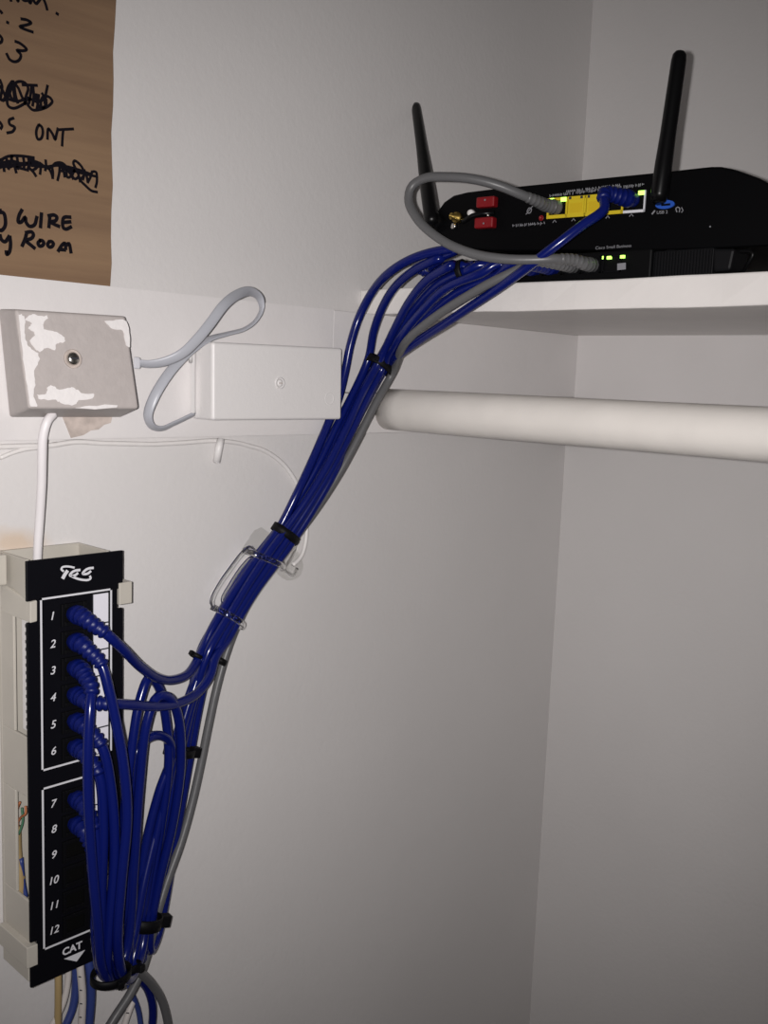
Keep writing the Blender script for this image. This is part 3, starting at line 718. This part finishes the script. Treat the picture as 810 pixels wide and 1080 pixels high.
start = {
 1: J(1, (97, 658, .491), (113, 669, .484), (131, 686, .486), (148, 703, .495), (166, 715, .505), (183, 717, .514), (199, 710, .520)),
 2: J(2, (93, 686, .494), (106, 699, .487), (115, 728, .482), (123, 765, .479), (130, 805, .477), (134, 860, .477), (128, 930, .478), (124, 990, .480), (128, 1024, .486), (138, 1032, .499), (148, 1008, .512), (158, 950, .520), (174, 870, .525), (191, 790, .526), (203, 740, .527)),
 3: J(3, (89, 712, .495), (96, 724, .487), (95, 745, .482), (93, 785, .479), (93, 840, .478), (97, 910, .479), (103, 975, .480), (107, 1018, .484), (118, 1036, .493), (135, 1030, .506), (146, 985, .515), (161, 900, .520), (180, 815, .523), (194, 760, .525), (204, 728, .526)),
 4: J(4, (93, 741, .492), (112, 742, .486), (135, 743, .489), (165, 745, .497), (190, 741, .505), (209, 730, .511), (222, 712, .515), (227, 694, .519)),
 5: J(5, (93, 770, .493), (107, 786, .486), (117, 830, .483), (121, 900, .482), (116, 970, .483), (113, 1022, .487), (122, 1038, .496), (134, 1020, .505), (134, 940, .506), (131, 870, .505), (139, 790, .505), (148, 737, .507), (157, 715, .509), (166, 722, .512), (173, 745, .516), (178, 800, .519), (170, 870, .521), (158, 940, .520), (151, 985, .518), (153, 1004, .519), (161, 985, .524), (178, 890, .530), (194, 800, .531), (207, 735, .530)),
 6: J(6, (92, 798, .493), (104, 816, .487), (109, 870, .485), (107, 945, .485), (109, 1012, .488), (120, 1032, .497), (133, 1005, .503), (141, 920, .503), (147, 830, .500), (155, 762, .498), (165, 736, .499), (177, 735, .501), (187, 752, .505), (191, 800, .510), (183, 865, .515), (168, 930, .517), (158, 985, .518), (159, 1003, .521), (167, 985, .527), (186, 880, .532), (200, 800, .533), (212, 735, .531)),
 7: J(7, (91, 854, .493), (100, 874, .488), (102, 930, .487), (101, 990, .488), (109, 1028, .494), (124, 1028, .502), (138, 970, .508), (140, 880, .509), (139, 815, .509), (147, 787, .510), (162, 776, .513), (177, 780, .517), (181, 797, .520), (168, 835, .521), (155, 885, .521), (146, 945, .520), (143, 995, .519), (150, 1012, .521), (158, 975, .527), (171, 900, .533), (187, 815, .534), (200, 745, .532)),
 8: J(8, (91, 880, .494), (101, 905, .489), (109, 955, .488), (114, 1012, .491), (124, 1030, .500), (138, 1000, .509), (152, 930, .517), (171, 850, .524), (187, 775, .528), (201, 730, .529)),
}
arcA = [PY(313, 521, .522), PY(331, 482, .521), PY(346, 447, .520), PY(357, 420, .5185), PY(364, 392, .518), PY(370, 362, .516), PY(379, 334, .512)]
end = {
 1: arcA + sock(0, (392, 309, .512), (410, 288, .506), (432, 274, .508), (458, 265.5, .512), (482, 263, .516)),
 7: [PY(388, 380, .515), PY(394, 350, .508)] + sock(1, (404, 323, .518), (418, 301, .514), (440, 283, .512), (466, 272, .514)),
 2: sock(2, (415, 350, .522), (432, 318, .516), (452, 294, .512), (478, 279, .512)),
 8: sock(3, (417, 349, .530), (436, 318, .526), (458, 293, .522), (488, 279, .520)),
 3: sock(4, (419, 352, .526), (440, 322, .524), (464, 298, .520), (496, 284, .518)),
 5: sock(5, (423, 355, .519), (446, 327, .515), (472, 303, .514), (510, 287, .516)),
 6: sock(6, (425, 359, .527), (452, 332, .524), (482, 309, .522), (520, 292, .524)),
 4: [PX(*c) for c in ((424, 372, .524), (445, 357, .521), (470, 341, .518), (500, 321, .516), (530, 301, .514), (560, 279, .513), (590, 256, .518), (615, 237, .526), (637, 221, .536))] + [RP(653, 211, .022), RP(664, 211, .010), RP(669, 211, 0)],
}
last = {1: 6, 7: 9}
names = {1: 'swooping across', 2: 'dropping down', 3: 'hanging straight down', 4: 'crossing level rightwards',
         5: 'joining the coil', 6: 'lowest of upper six', 7: 'top of lower group', 8: 'lowest one'}
def boot(path, n0, n1, rev=False):
    p = list(reversed(path)) if rev else path
    return arc_cut(p, n0, n1)
def make_cable(k, pts, label, jacket, bootm, r, group, boots=(True, True), name='patch_cable', bscale_=1.0):
    path = resample(cat(pts, 9), .0028)
    t = thing(name, path[0], label, 'cable', group)
    MB().tube(path, r, 10).build('jacket', jacket, t)
    for s_, on in zip((False, True), boots):
        if not on: continue
        p = resample(list(reversed(path)) if s_ else path, .0011)
        # plug body
        b0 = arc_cut(p, 0, .006)
        MB().tube(b0, .0046, 12).build('plug', bootm, t)
        L = arc_cut(p, .004, .030)
        n = len(L); rad = []
        for i in range(n):
            q = i/(n-1); base = (.0056*(1-q)+.0040*q)*bscale_
            rad.append(base*(1.05, 1.05, .78)[i % 3] if q > .2 else .0056*bscale_)
        rad[0] = .005
        MB().tube(L, rad, 12).build('boot', bootm, t)
    return t
for k in range(1, 9):
    pts = start[k] + bundle(k, 1 if k not in (4,) else 2, last.get(k, 11)) + end[k]
    make_cable(k, pts, 'blue patch cable in port %d of the patch panel, %s' % (k, names[k]), M['blue'], M['boot'], .0031, 'blue patch cables of the panel')
# grey cable of the bundle
gp = [(100, 1112, .515), (118, 1078, .516), (138, 1047, .518), (150, 1022, .521), (158, 996, .522), (165, 966, .523), (176, 930, .526), (191, 888, .529), (203, 845, .532), (212, 805, .534), (220, 765, .535), (228, 728, .536), (237, 695, .537), (249, 662, .537)]
g0 = PY(*gp[0])
gpts = [Vector((g0.x, .537, z)) for z in (.004, .3, .6, .9, 1.05)] + [PY(*c) for c in gp] + bundle('g', 4, 11) + sock(7, (428, 361, .514), (455, 337, .510), (485, 317, .509), (516, 299, .511), (545, 285, .516))
make_cable('g', gpts, 'long grey cable running down the right side of the blue bundle', M['grey'], M['grey'], .0030, None, (False, True), 'network_cable', .8)
# grey loop between router and switch
lp_ = [RP(589, 219, 0), RP(583, 219, .010), PX(568, 213, .540), PX(550, 205.5, .527), PX(525, 195.5, .515), PX(497, 188.5, .506), PX(470, 186.5, .500), PX(448, 188, .496), PX(434, 197, .493), PX(431, 212, .491), PX(441, 232, .490), PX(458, 248, .490), PX(478, 260, .492), PX(502, 268.5, .497), PX(530, 273, .503), PX(560, 274, .511), PX(585, 273, .520), Vector((SWX-.018, SOCK[8]+.003, SZ+.0015)), Vector((SWX-.010, SOCK[8], SZ)), Vector((SWX+.001, SOCK[8], SZ))]
make_cable('l', lp_, 'short grey cable looping from the yellow router port round to the switch below', M['grey'], M['grey'], .0030, None, (True, True), 'network_cable', .8)
# strands leaving at the bottom of the coil
def loose(name, pts, r, mt, label, cat_='cable', mark=False):
    P_ = [PY(*p) for p in pts]
    e_ = P_[0] if P_[0].z < P_[-1].z else P_[-1]; dn = [Vector((e_.x, .537, z)) for z in (CAM_Z-.55, 1.0, .9, .5, .1, r)]
    P_ = list(reversed(dn))+P_ if e_ is P_[0] else P_+dn
    path = resample(cat(P_, 7), .003)
    if mark:
        t = thing(name, path[0], label, cat_); jk = MB().tube(path, r, 10).build('jacket', mt, t)
        mk = MB()
        for i in [j for j in range(3, len(path)-3, 3) if path[j].z > .9]:
            c = path[i]-ray(87, 1050).normalized()*(r*.96)
            mk.ribbon([c+Vector((-.0016, 0, .0008)), c+Vector((0, -.0002, 0)), c+Vector((.0012, 0, -.0012))], .0007, -ray(87, 1050), .0002)
        mk.build('printed_marks', M['mark'], jk); return t
    return tag(MB().tube(path, r, 10).build(name, mt), label, cat_)
loose('network_cable', [(136, 1015, .514), (148, 1026, .517), (160, 1038, .521), (171, 1056, .524), (178, 1085, .526), (180, 1115, .527)], .0029, M['grey'], 'grey cable end arching out right below the blue coil')
loose('network_cable', [(135, 1012, .518), (146, 1030, .523), (156, 1044, .527), (161, 1062, .529), (160, 1085, .531), (155, 1115, .531)], .0028, M['blue'], 'blue cable end curving down below the coil, between grey cables')
loose('network_cable', [(128, 1020, .526), (138, 1045, .530), (146, 1066, .532), (149, 1090, .532), (150, 1115, .532)], .0018, M['bluepair'], 'thin blue cable end behind the crossing grey cable at the bottom edge')
loose('network_cable', [(125, 1115, .530), (130, 1086, .530), (137, 1064, .531), (142, 1052, .533)], .0022, M['wirewhite'], 'white wire end with dark marks at the bottom edge under the coil', mark=True)
loose('network_cable', [(61, 1010, .527), (61.5, 1040, .524), (61, 1075, .524), (59, 1115, .524)], .0022, M['tan'], 'tan cable coming straight down from under the patch panel')
loose('network_cable', [(83, 1000, .524), (85, 1025, .521), (87, 1050, .520), (86, 1080, .520), (85, 1115, .520)], .0024, M['wirewhite'], 'white cable with black printed marks below the patch panel', mark=True)
loose('network_cable', [(91, 1000, .524), (95, 1025, .520), (96, 1050, .520), (94, 1078, .521), (90, 1115, .522)], .0028, M['bluepair'], 'dull blue cable hanging beside the white marked cable below the panel')
loose('network_cable', [(70, 1000, .530), (72, 1030, .528), (66, 1060, .526), (50, 1090, .525), (40, 1115, .525)], .0020, M['wirewhite'], 'plain white wire slanting down left behind the tan cable')
loose('network_cable', [(79, 1010, .534), (80, 1035, .532), (77, 1062, .530), (66, 1090, .529), (60, 1115, .529)], .0026, M['bluepair'], 'dull blue cable slanting down left between tan and marked white cable')

# ------------------------------------------------------------------ ties, and two black bands standing in for shade
def tie(c, tdir, ra, rb_, w, label, name='tie_or_shade_band', head=None, side=None):
    """flattened ring round the strands at c; ra across, rb_ towards the viewer"""
    t = thing(name, c, label, 'cable tie', None)
    tdir = tdir.normalized(); n1 = tdir.cross(Vector((0, 1, 0))).normalized(); n1 = -n1 if n1.x < 0 else n1
    n2 = tdir.cross(n1).normalized(); n2 = -n2 if n2.y > 0 else n2
    seg_ = 28; vs = []; 
    for k in range(seg_):
        a_ = 2*math.pi*k/seg_; d = n1*math.cos(a_)*ra+n2*math.sin(a_)*rb_; e = d.normalized()*.0011
        for (dd, ww) in ((d, -w), (d+e, -w*.9), (d+e, w*.9), (d, w)): vs.append(c+dd+tdir*ww*.5)
    fs = []
    for k in range(seg_):
        a_ = 4*k; b_ = 4*((k+1) % seg_)
        fs += [(a_+j, a_+(j+1) % 4, b_+(j+1) % 4, b_+j) for j in range(4)]
    MB().add(vs, fs, True).build('band', M['tie'], t)
    if head:
        ang, hs = head; d = n1*math.cos(ang)*(ra+hs*.5)+n2*math.sin(ang)*(rb_+hs*.5)
        u = d.normalized(); p = c+d; v = tdir; w_ = u.cross(v)
        q = []
        for sz in (1, -1):
            for (i_, j_) in ((-1, -1), (1, -1), (1, 1), (-1, 1)): q.append(p+u*hs*.55*i_+v*hs*.6*j_+w_*hs*.5*sz)
        MB().hexa(q).build('lock_head', M['tie'], t, bevel=.0006)
    return t
tie(CP[11]+Vector((.0005, 0, 0)), CP[11]-CP[10], .0108, .0086, .0062, 'black cable tie round the blue bundle next to the end of the rod', head=(math.pi*.8, .003))
tie(CP[6], CP[7]-CP[6], .0110, .0084, .0062, 'black cable tie round the blue bundle just above the clear clip', head=(0, .003))
tie(PY(207, 692, .527), CP[2]-CP[1], .0034, .0034, .0030, 'tiny black cable tie on the left edge of the bundle below the clear clip', head=(math.pi, .0028))
tie(PY(232.5, 697, .533), CP[2]-CP[1], .0036, .0034, .0035, 'small black cable tie holding the grey cable right of the bundle', head=(-.3, .0028))
tie(PY(189, 793, .524), PY(200, 745, .524)-PY(189, 793, .524), .0102, .0080, .0050, 'black cable tie with a stub touching the grey cable beside the panel', head=(0, .0058))
tie(PY(152, 972, .519), PY(160, 935, .519)-PY(152, 972, .519), .0112, .0095, .0085, 'large black cable tie round the coil near its lower end', head=(.2, .0065))
tie(PX(487, 285, .518), Vector((0, -1, .25)), .0046, .0060, .0045, 'black cable tie on the blue cables at the front edge of the shelf', head=(math.pi*.5, .003))
tie(PY(117, 1028, .4915), Vector((.0, -.1, 1)), .0118, .0090, .0055, 'black band standing in for the shade round the bottom bend of the blue coil', head=(1.6, .004))  # no real tie: black band added for the shaded U-turn of the strands
tie(PY(133, 1020, .506), Vector((.15, .25, 1)), .0085, .0085, .0050, 'black band standing in for the shade at the bottom right of the blue coil', head=(1.2, .004))  # second added band, darkens the shaded turn where the strands rise

# ------------------------------------------------------------------ clear clips on the wall
clip = thing('cable_clip', PY(255, 616, WY), 'clear plastic adhesive cable clip gripping the blue bundle on the wall', 'clip')
q = [PY(238, 645, .5435), PY(236, 634, .5435), PY(262, 593, .5435), PY(275, 586, .5435), PY(287, 592, .5435), PY(258, 645, .5435), PY(248, 652, .5435)]
MB().prism(q, (0, .0014, 0)).build('base_plate', M['gel'], clip)
fr = cat([PY(238, 645, .536), PY(227, 642, .532), PY(223.5, 634, .529), (PY(232, 616, .527)), PY(246, 596, .527), PY(257, 582, .528), PY(263.5, 577.5, .530), PY(269, 582, .533)], 6)
MB().tube(fr, .0016, 12).build('side_rail', M['clear'], clip)
fr2 = cat([PY(240, 640, .536), PY(234, 632, .531), PY(243, 615, .529), PY(255, 597, .529), PY(264, 588, .531), PY(270, 590, .536)], 6)
MB().tube(fr2, .0009, 10).build('side_rail', M['clear'], clip)
for a_, b_, cc in (((259, 581), (300, 600), 5), ((226, 641), (256, 662), 3)):
    A_, B_ = PY(*a_, .530), PY(*b_, .530); mid = CP[5] if cc == 5 else CP[3]
    t_ = (CP[5]-CP[3]).normalized()
    L = []
    for k in range(17):
        s_ = k/16; L.append(A_.lerp(B_, s_)+Vector((0, -1, 0))*(.0125*math.sin(math.pi*s_)**.7-.001) if 0 < s_ < 1 else A_.lerp(B_, s_)+Vector((0, .003, 0)))
    MB().tube(L, .0022, 10, flat=(0, 1, 0)).build('strap_arm', M['clear'], clip)
hook = thing('adhesive_hook', PY(310, 592, WY), 'small clear adhesive wire hook on the wall at the right of the blue bundle', 'hook')
q = cat([PY(287, 565, .5440), PY(300, 560, .5440), PY(312, 578, .5440), PY(320, 596, .5440), PY(316, 608, .5440), PY(303, 612, .5440), PY(290, 600, .5440), PY(287, 566, .5440)], 3)[:-1]
MB().prism(q, (0, .0009, 0)).build('adhesive_pad', M['gel'], hook)
MB().tube(cat([PY(300, 580, .541), PY(298, 592, .538), PY(302, 602, .536), PY(309, 606, .538), PY(313, 600, .541)], 6), .0014, 10).build('hook_arm', M['clear'], hook)
MB().tube(cat([PY(312, 576, .542), PY(306, 590, .540), PY(300, 598, .541)], 5), .0012, 8).build('hook_arm', M['clear'], hook)
q = [PY(255, 580, .5442), PY(268, 560, .5442), PY(276, 556, .5442), PY(284, 562, .5442), PY(276, 582, .5442)]
MB().prism(q, (0, .0007, 0)).build('adhesive_pad', M['gel'], hook)

# ------------------------------------------------------------------ light: the phone's flash, a breath of room light
ld = bpy.data.lights.new('phone_flash', 'SPOT'); ld.energy = 15.5; ld.shadow_soft_size = .003; ld.spot_size = math.radians(91); ld.spot_blend = 1.0
ld.color = (1.0, .962, .948)
fl = bpy.data.objects.new('phone_flash', ld); COL.objects.link(fl)
pos = O - R2*.013 + U2*.002
aim = (fwd*1.0 - R2*.02 + U2*.02).normalized()
fl.matrix_world = Matrix.Translation(pos) @ aim.to_track_quat('-Z', 'Y').to_matrix().to_4x4()
w = bpy.data.worlds.new('closet_ambient'); SC.world = w; w.use_nodes = True
w.node_tree.nodes['Background'].inputs[0].default_value = (1, .93, .90, 1); w.node_tree.nodes['Background'].inputs[1].default_value = .05

SC.view_settings.view_transform = 'Standard'; SC.view_settings.look = 'None'
SC.view_settings.exposure = 0; SC.view_settings.gamma = 1; SC.view_settings.use_curve_mapping = False
